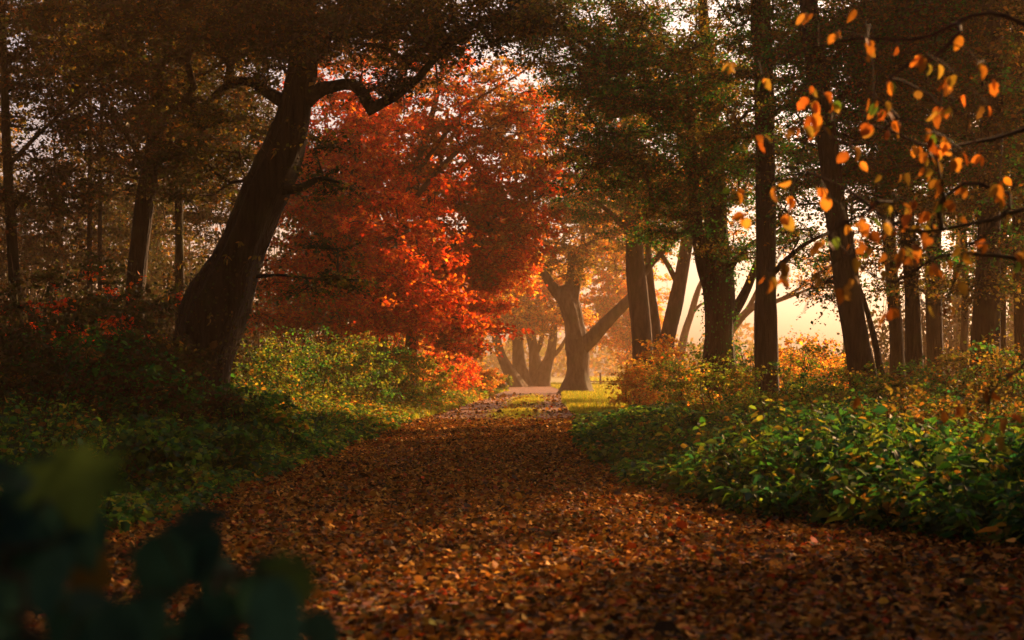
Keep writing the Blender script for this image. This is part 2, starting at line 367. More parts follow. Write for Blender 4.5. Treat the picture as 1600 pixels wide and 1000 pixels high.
TREES = []
def tree(name, label, d, trunk, limbs, bl, cfg, seed, group=None, bark=None, flare=.35, cat='tree', sides=18, extra=None, rough=.07):
    r = np.random.default_rng(seed); bark = bark or BARK
    tb = Bag(); C, q = stems(tb, trunk, d, r, sides, rough, flare)
    base = (C[0][0], C[0][1], float(hz(C[0][0], C[0][1])))
    t_ = empty(name, base, label, cat, group); tb.build('trunk', bark, t_, smooth=True)
    up = C[len(C)//3:]
    start = [up]
    for lb in limbs:
        b = Bag(); c2, q2 = stems(b, lb, d, r, 12, rough, 0, False, .14); b.build('limb', bark, t_, smooth=True); start.append(c2[2:])
    if extra: extra(t_, C, q, r)
    if bl:
        start = np.concatenate(start); att = blobs(bl, r)
        # branches spring from above the lowest third of the crown
        tw, lf = crown(start, att, None, r, **cfg)
        tw.build('branches', TWIG if 'red' not in cfg else TWIG, t_); lf.build('crown', cfg_mat(cfg), t_)
    TREES.append(t_); return t_
def cfg_mat(c): return LEAFRED if c.get('pal') in (RED, ORANGE, RUST) else LEAF


# ================================================================ TREES ALONG THE LEFT
def ivy(t_, C, q, r, n=2600, lo=0, hi=1, pal=GREEN, size=.05, spread=1.25):
    lo_, hi_ = int(len(C)*lo), max(int(len(C)*hi), int(len(C)*lo)+2)
    k = r.integers(lo_, hi_, n); a = r.uniform(0, 2*math.pi, n)+.8*np.sin(k*.25)
    o = np.stack([np.cos(a), np.sin(a), r.normal(0, .2, n)], 1); p = C[k]+o*(q[k]*spread+r.gamma(1.5, .03, n))[:, None]
    lf = Bag(); leaves(p, unit(r.normal(0, .6, (n, 3))-np.array((0, 0, .8))), unit(o+r.normal(0, .5, (n, 3))), size*r.uniform(.6, 1.3, n), 'oval', palette(pal, n, r), lf)
    lf.build('ivy', LEAF, t_)
def shoots(t_, C, q, r, n=90, lo=.2, hi=.8):
    tw = Bag(); lf = Bag(); k = r.integers(int(len(C)*lo), int(len(C)*hi), n); a = r.uniform(0, 6.28, n)
    o = np.stack([np.cos(a), np.sin(a), r.uniform(.1, .9, n)], 1); A = C[k]+o*q[k][:, None]*.8; L = r.uniform(.3, .9, (n, 1))
    B = A+o*L*.5; E = B+(o*.6-np.array((0, 0, .45)))*L*.8
    edges(A, B, np.full(n, .007), np.full(n, .005), tw, 3); edges(B, E, np.full(n, .005), np.full(n, .003), tw, 3)
    m = n*9; f = r.random((m, 1)); p = np.repeat(B, 9, 0)*(1-f)+np.repeat(E, 9, 0)*f
    leaves(p, unit(r.normal(0, .5, (m, 3))-np.array((0, 0, .7))), unit(r.normal(0, 1, (m, 3))), .09*r.uniform(.6, 1.2, m), 'lance', palette(OLIVE, m, r), lf)
    tw.build('shoots', TWIG, t_); lf.build('shoot_leaves', LEAF, t_)

tree('willow_tree', 'massive dark leaning tree left of the path, one limb arching over to the right', 22,
     [(312, 590, 80), (316, 548, 78), (334, 496, 86), (358, 440, 82), (377, 392, 73), (413, 304, 64), (444, 236, 55), (460, 184, 50), (471, 130, 46), (478, 60, 36), (470, -40, 30, .5), (480, -170, 18, .8), (500, -300, 8, 1)],
     [[(476, 158, 30), (500, 140, 22, -.2), (522, 134, 18, -.3), (548, 130, 16, -.4), (560, 138, 16, -.5), (572, 156, 16, -.6), (580, 171, 17, -.7), (592, 163, 14, -.8), (620, 148, 12, -.9), (650, 125, 11, -1), (672, 100, 10, -1.1), (700, 72, 9, -1.2), (745, 38, 7, -1.4), (800, 30, 7, -1.6), (860, 34, 3, -1.8)],
      [(455, 165, 26), (425, 148, 20, .2), (385, 126, 14, .5), (345, 140, 9, .9), (300, 190, 5, 1.2)],
      [(440, 296, 22), (470, 293, 12, -.4), (500, 279, 7, -.7), (530, 285, 3, -.9)],
      [(700, 72, 9, -1.2), (640, 60, 6, -1.0), (580, 58, 4, -.6)],
      [(402, 432, 7), (440, 430, 4, -.5), (500, 436, 3, -1.), (560, 437, 2, -1.3)]],
     [(450, 40, 22, 2.3, 2.0, 1.1, 120), (330, 60, 22.5, 1.8, 2.2, 1.1, 70), (620, 60, 21, 2.0, 1.6, .55, 60), (760, 30, 20.5, 1.4, 1.5, .5, 34), (470, -180, 23, 3, 2.6, 1.5, 60),
      (330, 240, 22.5, .8, 1.2, .9, 26), (200, 30, 22.5, 1.6, 2, .8, 60), (560, 10, 22, 1.5, 1.8, .6, 50), (505, 285, 21.5, .35, .5, .3, 6), (520, 440, 21, .5, .5, .3, 7), (610, 130, 21.2, .5, .5, .3, 8), (680, 70, 21, .5, .5, .25, 8)],
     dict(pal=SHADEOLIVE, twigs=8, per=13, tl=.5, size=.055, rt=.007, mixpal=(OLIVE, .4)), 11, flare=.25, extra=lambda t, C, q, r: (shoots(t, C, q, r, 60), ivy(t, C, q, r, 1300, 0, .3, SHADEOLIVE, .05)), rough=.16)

# red and orange trees beyond the willow, overhanging the path from the left
RC = dict(pal=RED, twigs=7, per=12, tl=.55, size=.105, rt=.010, tilt=1.0)
tree('maple_tree', 'large scarlet red tree behind the leaning trunk, nearest of the red crowns', 40,
     [(520, 580, 26), (530, 450, 22), (545, 330, 17), (560, 200, 10), (565, 120, 5)],
     [[(532, 440, 12), (575, 390, 9, -.6), (640, 360, 5, -1.2)], [(535, 420, 11), (500, 350, 8, .2), (460, 290, 4, .5)]],
     zoomed([(540, 230, 33, 1.5, 2.2, 1.25, 110), (560, 350, 33, 2.0, 2.2, 1.3, 150), (495, 440, 32.5, 1.3, 1.4, .95, 70), (610, 435, 33, 1.5, 1.5, .9, 70), (480, 330, 33, 1.0, 1.4, 1.2, 40), (560, 505, 32, 1.4, 1.1, .45, 50), (450, 500, 32, 1.0, 1.0, .4, 28), (650, 495, 32.5, 1.2, 1.0, .5, 44)], 33, 40),
     RC, 21, 'red-leaved trees hanging over the left of the path', BARKP)
tree('maple_tree', 'deep red and rust coloured tree reaching over the path in the middle of the picture', 47,
     [(640, 590, 22), (648, 480, 19), (660, 360, 15), (690, 240, 9), (700, 170, 5)],
     [[(652, 450, 11), (700, 390, 8, -.6), (770, 340, 5, -1.2), (840, 310, 3, -1.5)], [(662, 360, 9), (720, 290, 6, .6), (790, 250, 3, 1)]],
     zoomed([(690, 320, 44, 2.3, 2.5, 2.0, 130), (790, 350, 43, 1.6, 2.0, 1.5, 100), (830, 290, 42.5, 1.0, 1.6, 1.0, 45), (700, 440, 44, 2.2, 2.0, 1.5, 120), (765, 430, 43, 1.0, 1.6, .8, 40), (700, 510, 43.5, 1.6, 1.2, .7, 64), (620, 500, 44, 1.5, 1.2, .6, 40)], 44, 47),
     dict(RC, size=.12, mixpal=(RUST, .3)), 22, 'red-leaved trees hanging over the left of the path', BARKP)
tree('maple_tree', 'rusty brown thinning tree above the scarlet crowns, with bare drooping branches showing', 43,
     [(590, 590, 20), (610, 440, 17), (640, 300, 13), (680, 160, 8), (700, 60, 5)],
     [[(632, 330, 9), (700, 250, 7, -.5), (780, 190, 4, -1)], [(650, 270, 8), (730, 170, 5, -.3), (820, 110, 3, -.6)]],
     zoomed([(690, 170, 38, 2.4, 2.2, 1.6, 110), (640, 260, 38.5, 1.6, 2, 1.4, 60), (800, 210, 37, 1.7, 2, 1.1, 60), (560, 90, 38, 2, 2, 1.2, 60)], 38, 43),
     dict(RC, pal=RUST, per=10, size=.10, mixpal=(RED, .33)), 23, 'red-leaved trees hanging over the left of the path', BARKP)
tree('maple_tree', 'glowing orange tree low over the far end of the path, behind the red crowns', 62,
     [(705, 600, 18), (712, 520, 15), (725, 440, 11), (745, 370, 7), (750, 330, 4)],
     [[(716, 500, 8), (760, 450, 5, -.5), (800, 420, 3, -.9)]],
     [(730, 440, 62, 2.0, 2.4, 1.6, 110), (790, 420, 61, 1.3, 2.0, 1.0, 60), (690, 500, 61, 1.5, 1.8, 1.2, 60), (800, 370, 60, 1.2, 1.5, .9, 30), (725, 530, 62, 1.1, 1.8, 1.0, 40)],
     dict(RC, pal=ORANGE, size=.12, mixpal=(RED, .4)), 24, 'red-leaved trees hanging over the left of the path', BARKP)

# dim woodland left of and behind the willow
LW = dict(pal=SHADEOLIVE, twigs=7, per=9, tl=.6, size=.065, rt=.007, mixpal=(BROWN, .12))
left = [
 (26, 'slim dark tree at the far left edge with long low branches', [(30, 560, 20), (20, 400, 17), (10, 220, 14), (5, 60, 10), (0, -120, 6)],
  [[(12, 260, 9), (70, 200, 6), (150, 130, 4, -.3), (220, 70, 2, -.6)], [(18, 330, 8), (60, 280, 5), (120, 265, 3, -.4)]],
  [(40, 120, 26, 1.8, 2, 1.3, 80), (60, 300, 26, 1.3, 2, 1.0, 40), (30, -60, 26, 2, 2, 1, 40)]),
 (34, 'pair-stemmed thin tree with pale straight stems far left of the leaning trunk', [(142, 560, 9), (140, 400, 8), (141, 250, 7), (140, 100, 5), (138, -40, 3)],
  [[(158, 540, 8), (156, 400, 7), (158, 220, 6), (160, 80, 4)]],
  [(150, 110, 34, 1.8, 2, 1.6, 90), (110, 10, 34, 2.4, 2, 1.2, 80)]),
 (28, 'broad dark trunk between the left edge and the leaning trunk, crown full of brown leaves', [(208, 570, 36), (212, 450, 33), (225, 330, 30), (240, 220, 24), (250, 90, 16), (255, -60, 9)],
  [[(235, 250, 12), (280, 190, 8), (330, 160, 4)], [(232, 270, 12), (190, 200, 8), (130, 160, 4)]],
  [(250, 130, 28, 1.9, 2, 1.4, 110), (190, 240, 28, 1.4, 2, 1.2, 60), (270, 20, 28, 2.2, 2, 1.1, 110), (360, 60, 28.5, 1.6, 2, 1.1, 60), (300, 260, 28.5, 1.1, 1.6, .9, 36)]),
 (31, 'narrow black stem just left of the leaning trunk', [(282, 560, 15), (281, 420, 14), (280, 300, 12), (283, 180, 9), (285, 60, 6)],
  [[(281, 300, 7), (320, 240, 5), (360, 220, 3)]],
  [(290, 210, 31, 1.4, 1.8, 1.6, 60), (360, 200, 31, 1.2, 1.5, 1.2, 40)]),
 (42, 'thin tree in the gap against the pale sky left of the leaning trunk', [(358, 560, 12), (360, 420, 10), (366, 290, 8), (372, 180, 6), (378, 90, 3)],
  [], [(370, 200, 42, 2.0, 2, 2.6, 100), (330, 330, 42, 1.6, 2, 1.5, 60)]),
 (45, 'low dark tree filling the left background under the pale sky', [(80, 570, 18), (84, 470, 16), (92, 360, 12), (100, 260, 7)],
  [], [(90, 330, 45, 3, 3, 2.0, 120), (10, 400, 45, 2.2, 3, 1.6, 70), (200, 390, 45, 2.6, 3, 1.6, 90)]),
]
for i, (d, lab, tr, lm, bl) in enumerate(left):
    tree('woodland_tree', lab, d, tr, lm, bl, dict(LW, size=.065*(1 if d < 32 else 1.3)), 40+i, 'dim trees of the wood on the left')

# ================================================================ FAR AND MIDDLE
tree('oak_tree', 'stout Y-shaped tree standing alone beside the far bend of the path', 72,
     [(900, 616, 42), (902, 590, 34), (902, 555, 32), (899, 520, 31), (893, 490, 32), (884, 466, 30), (874, 452, 22)],
     [[(903, 548, 22), (922, 530, 20, -.2), (945, 505, 18, -.6), (972, 478, 17, -.9), (998, 450, 14, -1.2), (1010, 415, 10, -1.4)],
      [(882, 468, 22), (866, 452, 17, -.1), (853, 432, 14, -.2), (846, 424, 10, -.2)],
      [(890, 470, 20), (889, 450, 16, .1), (892, 420, 13, .2), (893, 400, 10, .2), (884, 385, 8, .2), (875, 380, 5, .3)],
      [(893, 405, 9, .2), (905, 388, 8, .3), (925, 378, 6, .4), (945, 360, 4, .4)],
      [(898, 470, 14), (902, 450, 11, .3), (906, 425, 10, .4), (910, 395, 9, .4), (912, 360, 6, .5)],
      [(898, 480, 10), (893, 450, 9, .5), (892, 437, 6, .5)]],
     [(900, 340, 72, 2.2, 2.4, 1.6, 60), (1000, 380, 71, 1.8, 2, 1.4, 40), (960, 300, 72, 2.5, 2.5, 1.6, 50), (890, 410, 72, 1.3, 1.2, 1.0, 26), (848, 395, 72, .8, .8, .8, 12)],
     dict(pal=ORANGE, twigs=7, per=10, tl=.8, size=.13, rt=.018, mixpal=(OLIVE, .5)), 60, None, BARKP, flare=.45, sides=20, rough=.13)
far = [
 (96, 'far trunk in the mist leaning left, first of the misty group', [(806, 600, 20), (790, 570, 16), (780, 545, 13), (772, 510, 11), (768, 470, 7)], []),
 (98, 'upright far trunk in the mist, second of the misty group', [(818, 600, 24), (812, 570, 19), (809, 540, 17), (808, 500, 14), (810, 450, 8)], []),
 (101, 'thick forked far trunk in the mist, third of the misty group', [(838, 601, 24), (836, 570, 20), (832, 540, 16), (826, 510, 13), (822, 470, 8)], [[(834, 560, 10), (845, 535, 8), (850, 500, 5)]]),
 (99, 'far trunk in the mist leaning right behind the Y-shaped tree', [(846, 601, 26), (852, 580, 19), (860, 555, 15), (864, 530, 12), (868, 490, 7)], [[(858, 562, 9), (875, 545, 6), (888, 520, 3)]])]
for i, (d, lab, tr, lm) in enumerate(far):
    px = tr[-1][0]
    tree('misty_tree', lab, d, tr, lm, [(px-10, 440, d, 2.2, 2.6, 1.9, 60), (px+20, 500, d, 1.8, 2.2, 1.2, 30)],
         dict(pal=ORANGE, twigs=7, per=11, tl=.8, size=.15, rt=.018), 70+i, 'misty trunks at the end of the path', BARKP, flare=.3, rough=.12)
tree('birch_tree', 'pale orange crown glowing in the mist between the Y-shaped tree and the right-hand trunks', 112,
     [(985, 600, 14), (984, 560, 12), (980, 500, 9), (975, 430, 5)], [], [(965, 480, 112, 4, 4, 3.6, 130), (1010, 530, 110, 2.2, 3, 2.2, 50), (950, 400, 112, 4, 4, 2.6, 70)],
     dict(pal=ORANGE, twigs=8, per=12, tl=.9, size=.2, rt=.012), 80, None, BARKP)
tree('beech_tree', 'hazy reddish slanting trunk seen between the big right-hand trunks', 85,
     [(1062, 560, 14), (1070, 520, 12), (1080, 490, 10), (1088, 462, 9), (1096, 440, 7), (1110, 415, 5)], [[(1078, 494, 6), (1095, 476, 4), (1108, 475, 2)]],
     [(1100, 340, 85, 2.5, 2.5, 1.2, 24)], dict(pal=ORANGE, twigs=7, per=9, tl=.8, size=.14, rt=.01), 81, None, BARKP)
tree('beech_tree', 'hazy branching tree behind the straight right-hand trunk, limbs rising to the right', 70,
     [(1120, 580, 18), (1135, 530, 15), (1155, 500, 12), (1180, 478, 10), (1215, 470, 7), (1250, 450, 4)], [[(1150, 508, 9), (1170, 480, 8), (1190, 440, 6)], [(1180, 480, 7), (1230, 465, 5), (1290, 440, 3)]],
     [(1290, 440, 68, 2.0, 2.2, 1.2, 16), (1330, 400, 68, 2, 2, 1.3, 18)], dict(pal=ORANGE, twigs=7, per=8, tl=.8, size=.12, rt=.01), 82, None, BARKP)

# ================================================================ TREES ALONG THE RIGHT
RW = dict(pal=GREEN, twigs=8, per=11, tl=.6, size=.065, rt=.007, mixpal=(OLIVE, .5))
tree('alder_tree', 'brown upright trunk right of the Y-shaped tree, first of the right-hand row', 50,
     [(1008, 622, 40), (1006, 580, 33), (1003, 520, 31), (998, 470, 30), (993, 420, 29), (990, 360, 26), (985, 290, 22), (980, 200, 16), (975, 110, 9)],
     [[(996, 440, 14), (1020, 410, 10), (1050, 380, 7), (1090, 350, 4)], [(990, 370, 12), (950, 330, 8), (900, 290, 4)]],
     [(850, 190, 48, 2.0, 2.2, 1.2, 32), (960, 300, 49, 2.2, 2.2, 1.6, 90), (1040, 330, 49, 1.7, 2.2, 1.4, 70), (930, 200, 49, 2.4, 2.2, 1.5, 80), (1000, 120, 49, 2.6, 2.2, 1.5, 60)],
     dict(RW, size=.09, mixpal=(ORANGE, .35)), 90, 'trunks in the row right of the path', BARKP)
tree('alder_tree', 'brown trunk leaning right just behind the first right-hand trunk, forked low', 53,
     [(1028, 620, 34), (1035, 570, 27), (1044, 520, 24), (1056, 470, 23), (1068, 410, 21), (1078, 340, 17), (1085, 250, 12), (1090, 160, 7)],
     [[(1034, 570, 22), (1026, 530, 18, .5), (1020, 480, 16, .8), (1015, 430, 13, .8), (1012, 360, 8, .8)], [(1060, 445, 10), (1035, 400, 7), (1000, 360, 4)]],
     [(1080, 300, 53, 2.0, 2.2, 1.8, 70), (1060, 180, 53, 2.2, 2.2, 1.6, 60)],
     dict(RW, size=.09, mixpal=(ORANGE, .5)), 91, 'trunks in the row right of the path', BARKP)
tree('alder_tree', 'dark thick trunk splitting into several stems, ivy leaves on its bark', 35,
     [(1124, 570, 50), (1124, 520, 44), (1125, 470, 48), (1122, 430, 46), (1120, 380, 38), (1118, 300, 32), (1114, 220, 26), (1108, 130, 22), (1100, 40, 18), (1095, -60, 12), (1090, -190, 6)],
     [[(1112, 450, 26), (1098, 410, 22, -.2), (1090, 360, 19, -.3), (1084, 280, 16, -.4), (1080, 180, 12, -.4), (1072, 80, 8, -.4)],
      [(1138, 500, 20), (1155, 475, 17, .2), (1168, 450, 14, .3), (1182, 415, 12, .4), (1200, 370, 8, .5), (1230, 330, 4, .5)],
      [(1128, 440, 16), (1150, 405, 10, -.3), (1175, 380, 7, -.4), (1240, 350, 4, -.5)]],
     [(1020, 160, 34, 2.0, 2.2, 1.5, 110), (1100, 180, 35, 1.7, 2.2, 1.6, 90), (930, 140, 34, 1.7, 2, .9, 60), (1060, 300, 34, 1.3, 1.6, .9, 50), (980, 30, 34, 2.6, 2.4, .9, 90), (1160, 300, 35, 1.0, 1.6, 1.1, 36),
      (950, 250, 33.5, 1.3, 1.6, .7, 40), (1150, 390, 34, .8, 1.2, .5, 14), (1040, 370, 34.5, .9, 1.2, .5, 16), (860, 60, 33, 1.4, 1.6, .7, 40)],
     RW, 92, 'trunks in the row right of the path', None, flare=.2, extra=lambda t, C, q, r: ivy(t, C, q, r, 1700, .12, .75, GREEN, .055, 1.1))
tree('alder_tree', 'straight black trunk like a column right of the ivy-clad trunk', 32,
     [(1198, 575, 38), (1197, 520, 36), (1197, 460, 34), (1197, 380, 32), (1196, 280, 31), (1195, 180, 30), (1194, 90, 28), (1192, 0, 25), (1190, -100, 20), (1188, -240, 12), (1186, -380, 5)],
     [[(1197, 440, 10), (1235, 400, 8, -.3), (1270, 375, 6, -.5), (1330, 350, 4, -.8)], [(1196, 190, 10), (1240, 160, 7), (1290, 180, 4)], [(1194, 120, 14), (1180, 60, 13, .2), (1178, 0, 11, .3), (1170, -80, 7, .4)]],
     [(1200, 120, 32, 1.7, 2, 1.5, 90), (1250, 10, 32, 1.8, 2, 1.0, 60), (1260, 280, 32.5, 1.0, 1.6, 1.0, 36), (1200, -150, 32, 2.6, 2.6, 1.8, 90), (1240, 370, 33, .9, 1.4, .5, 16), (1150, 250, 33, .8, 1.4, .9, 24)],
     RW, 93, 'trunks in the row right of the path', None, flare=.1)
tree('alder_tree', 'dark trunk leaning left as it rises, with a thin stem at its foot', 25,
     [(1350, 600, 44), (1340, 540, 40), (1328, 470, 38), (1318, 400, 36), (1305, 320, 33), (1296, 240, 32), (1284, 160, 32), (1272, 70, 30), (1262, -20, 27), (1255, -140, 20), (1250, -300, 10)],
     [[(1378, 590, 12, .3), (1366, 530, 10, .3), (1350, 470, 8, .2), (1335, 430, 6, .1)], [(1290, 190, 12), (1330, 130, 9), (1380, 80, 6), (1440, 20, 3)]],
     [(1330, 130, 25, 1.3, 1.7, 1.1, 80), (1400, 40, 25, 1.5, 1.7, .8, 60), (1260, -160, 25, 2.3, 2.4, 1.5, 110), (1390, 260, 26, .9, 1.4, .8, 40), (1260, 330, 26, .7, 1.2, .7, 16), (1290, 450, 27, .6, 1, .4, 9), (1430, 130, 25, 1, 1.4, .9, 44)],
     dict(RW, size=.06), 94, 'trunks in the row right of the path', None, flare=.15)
thin = [
 (29, 'slim dark trunk, left one of the close pair right of the leaning trunk', [(1402, 580, 24), (1400, 520, 22), (1393, 430, 20), (1387, 340, 19), (1382, 250, 18), (1378, 140, 16), (1372, 20, 13), (1368, -120, 8)]),
 (27, 'slim dark trunk, right one of the close pair right of the leaning trunk', [(1430, 590, 26), (1428, 520, 25), (1425, 440, 24), (1418, 350, 22), (1412, 260, 21), (1408, 150, 19), (1400, 30, 15), (1392, -120, 9)]),
 (31, 'straight trunk in shade midway between the close pair and the stout right-edge trunk', [(1462, 575, 26), (1460, 500, 24), (1458, 400, 23), (1462, 300, 22), (1466, 180, 20), (1470, 40, 17), (1474, -120, 9)]),
 (24, 'stout dark trunk near the right edge, thickest of the shaded trunks there', [(1538, 580, 44), (1540, 500, 40), (1544, 400, 38), (1546, 300, 36), (1549, 200, 35), (1550, 90, 32), (1548, -20, 27), (1545, -180, 16), (1543, -340, 7)]),
 (28, 'thin upright stem between the stout trunk and the right edge', [(1566, 580, 13), (1566, 450, 12), (1570, 300, 11), (1575, 150, 10), (1572, 0, 8)]),
 (36, 'thin background stem behind the shaded trunks, almost hidden', [(1505, 570, 12), (1508, 450, 11), (1504, 300, 10), (1510, 150, 8), (1512, 0, 6)]),
 (26, 'dark trunk cut by the right edge of the picture', [(1602, 590, 30), (1600, 480, 28), (1596, 360, 26), (1592, 240, 24), (1590, 100, 20), (1588, -60, 14)]),
]
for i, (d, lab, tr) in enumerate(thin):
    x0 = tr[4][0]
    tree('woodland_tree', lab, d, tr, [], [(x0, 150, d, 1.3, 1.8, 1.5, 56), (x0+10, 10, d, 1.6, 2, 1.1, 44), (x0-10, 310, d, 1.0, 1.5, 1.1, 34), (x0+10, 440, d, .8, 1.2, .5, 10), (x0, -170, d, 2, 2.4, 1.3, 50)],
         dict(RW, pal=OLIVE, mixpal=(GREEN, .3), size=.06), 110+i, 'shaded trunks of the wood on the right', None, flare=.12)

# trees added out of view beside and behind the viewer to shade the foreground
def shade_tree(x, y, h, r_, seed, label, zc=.62, zr=.36, n=130):
    r = np.random.default_rng(seed); t_ = empty('woodland_tree', (x, y, float(hz(x, y))), label, 'tree', 'shade trees added out of view beside the path')
    tb = Bag(); C, q = tube([(x, y, -.1), (x+.1, y, h*.3), (x-.1, y+.1, h*.6), (x, y, h*.9)], [.24, .19, .14, .04], tb, r, 14, .3, .07, .3); tb.build('trunk', BARK, t_, smooth=True)
    att = blobs([((x, y, h*zc), r_, r_, h*zr, int(n/DEN))], r)
    tw, lf = crown(C[3:], att, None, r, twigs=7, per=11, tl=.8, size=.12, pal=OLIVE, rt=.008); tw.build('branches', TWIG, t_); lf.build('crown', LEAF, t_)
    return t_
proto = shade_tree(8.5, 3.5, 9.5, 2.6, 200, 'tall olive-leaved shade tree added out of view to the right of the viewer')
def copy_tree(o, parent=None):
    c = o.copy(); COL.objects.link(c); c.parent = parent
    for ch in o.children: copy_tree(ch, c)
    return c
SPOTS = [(11.5, 12, 1.1), (13.8, 20, 1.1), (10.8, 17.6, .8), (16.5, 17, 1.2), (18, 22, 1.3), (6.0, 2, 1), (22, 31, 1.3), (12.5, 5, 1.2), (-7.5, 8, .95), (-9, 14, 1.1),
 (-4, -4, 1.0), (3, -6, 1.1), (9, -4, 1.1), (-10, 0, 1.1), (-2, -13, 1.3), (8, -13, 1.2), (-12, -10, 1.2), (17, -6, 1.2), (-13, 20, 1.2), (-12.5, 27, 1.1), (-17, 12, 1.3), (-18, 33, 1.3), (-16, 42, 1.2),
 (-22, 24, 1.3), (-21, 52, 1.4), (-26, 40, 1.4), (-27, 10, 1.4), (-14, 60, 1.2), (-24, 66, 1.4), (23, 4, 1.3), (25, 16, 1.3), (25, 36, 1.2), (4.8, 7.3, .7), (6.6, 13.3, .6)]
for i, (x, y, s) in enumerate(SPOTS):
    c = copy_tree(proto); c.location = (x, y, float(hz(x, y))); c.rotation_euler.z = i*1.3; c.scale = (s, s, s)
high = shade_tree(5.5, 7, 13, 4.2, 201, 'high spreading canopy tree added for shade, out of view above the viewer', .8, .2, 420)
for i, (x, y, s) in enumerate([(-5.2, 6, 1), (8.5, 6.5, 1.05), (-8, 14, 1.05), (4.5, 0, 1), (-4, -1, 1), (13, 13.5, 1.1), (-12, 22, 1.15), (12.5, 30, 1.2)]):
    c = copy_tree(high); c.location = (x, y, float(hz(x, y))); c.rotation_euler.z = i*1.1; c.scale = (s, s, s)
low = shade_tree(7.0, 8.6, 4.2, 1.9, 202, 'rounded bush-like shade tree added out of view to the right of the viewer', .42, .36, 150)
for i, (x, y, s) in enumerate([(7.2, 12, 1.05), (6.4, 5.6, 1.2), (5.6, 3.4, 1.3), (9.5, 9.5, 1.2)]):
    c = copy_tree(low); c.location = (x, y, float(hz(x, y))); c.rotation_euler.z = i*1.7; c.scale = (s, s, s)
for i, (px, d, py, h_, lab) in enumerate([(1500, 75, 200, 130, 'tall background tree with broad olive crown between the shaded right trunks'), (1590, 62, 180, 120, 'background tree with dense crown at the right edge behind the stout trunk'),
        (1650, 56, 240, 120, 'distant tree mostly beyond the right edge of the picture')]):
    tree('woodland_tree', lab, d, [(px, 575, 17), (px-4, 450, 15), (px+5, 300, 14), (px, 150, 10), (px+4, 20, 6)], [],
         [(px, 120, d, 2.6, 2.4, 2.4, 120), (px, 330, d, 2.2, 2.4, 1.4, 60)], dict(RW, pal=OLIVE, size=.09), 130+i, 'background trees of the wood on the right', None, flare=.12)

# ================================================================ SHRUBS
def shrub(name, label, px, py, d, w_, dep, h, cfg, seed, group, cat='shrub', nst=9, natt=40):
    """py = row of the shrub's top"""
    r = np.random.default_rng(seed); x = (px-800)/FPX*d; g = float(hz(x, d)); top = HC+(HOR-py)/FPX*d; h = max(top-g, .5) if h is None else h
    t_ = empty(name, (x, d, g), label, cat, group); sb = Bag(); start = []
    for k in range(nst):
        a = r.uniform(0, 6.28); q = r.random()**.5; e = np.array((x+math.cos(a)*w_*.6*q, d+math.sin(a)*dep*.6*q, g+h*r.uniform(.55, .85)))
        b = np.array((x+math.cos(a)*w_*.25*q, d+math.sin(a)*dep*.25*q, g-.05)); m = (b+e)/2+r.normal(0, .07, 3)
        C, _ = tube([b, m, e], [.014, .011, .006], sb, r, 6, .12, .05, 0); start.append(C[2:])
    sb.build('stems', TWIG, t_, smooth=True)
    n = natt; u = unit(r.normal(0, 1, (n, 3)))*r.random((n, 1))**(1/2.6)
    att = np.array((x, d, g+h*.52))+u*np.array((w_, dep, h*.5)); att[:, 2] = np.maximum(att[:, 2], g+.15)
    tw, lf = crown(np.concatenate(start), att, None, r, seg=.25, **cfg)
    tw.build('twigs', TWIG, t_); lf.build('foliage', cfg_mat(cfg), t_); return t_
BR = dict(pal=YELGR, twigs=6, per=11, tl=.32, size=.05, rt=.003, tpl='oval', tilt=.8)
G1 = 'bramble bushes along the left bank'; G2 = 'brushwood on the right bank'
lefts = [
 ('bramble bush with yellow-green leaves right of the leaning trunk', 405, 520, 31, 1.2, .9, YELGR, .12),
 ('sunlit bramble bush of golden leaves second along the left bank', 480, 512, 33, 1.3, 1.0, YELGR, .2),
 ('tall tangled bush below the scarlet crown, green and gold', 555, 520, 36, 1.4, 1.2, YELGR, .12),
 ('olive bush in the middle of the left bank under the rust-red leaves', 610, 530, 41, 1.3, 1.1, YELGR, .2),
 ('red and orange bush on the left bank near the far bend', 655, 545, 47, 1.3, 1.2, YELGR, .45),
 ('bright red bush beside the far end of the path', 700, 545, 55, 1.2, 1.3, RED, .3),
 ('golden yellow bush leaning to the path edge at the far bend', 735, 570, 64, 1.2, 1.3, YELGR, .6),
 ('small yellow-green bush last on the left before the misty trunks', 760, 582, 74, 1.1, 1.2, YELGR, .3)]
for i, (lab, px, py, d, w_, dp, pal, sh) in enumerate(lefts):
    shrub('bramble_bush', lab, px, py, d, w_, dp, None, dict(BR, pal=pal, size=.05*max(1, d/32), mixpal=(WEED, .35) if i < 4 else (ORANGE, sh)), 300+i, G1, natt=70, cat='bush')
dark = [
 ('dark red-leaved creeper bush at the left edge', 40, 430, 24, 1.5, RED), ('dark shrub with scattered scarlet leaves between left edge and leaning trunk', 140, 400, 25, 1.5, RED),
 ('dim shrub flecked with red leaves left of the leaning trunk', 240, 435, 23, 1.2, RED), ('shadowy olive shrub at the far left under the trees', 30, 520, 18, 1.2, OLIVE),
 ('shadowy green shrub left of the foot of the leaning trunk', 150, 520, 19, 1.2, GREEN), ('low dark shrub against the foot of the leaning trunk', 240, 530, 19.5, .9, OLIVE)]
for i, (lab, px, py, d, w_, pal) in enumerate(dark):
    shrub('wild_shrub', lab, px, py, d, w_, 1.2, None, dict(BR, pal=SHADEOLIVE if pal is not GREEN else pal, size=.06, tl=.4, mixpal=(pal, .10 if pal is RED else .2)), 320+i, 'dim shrubs under the trees on the left', natt=90)
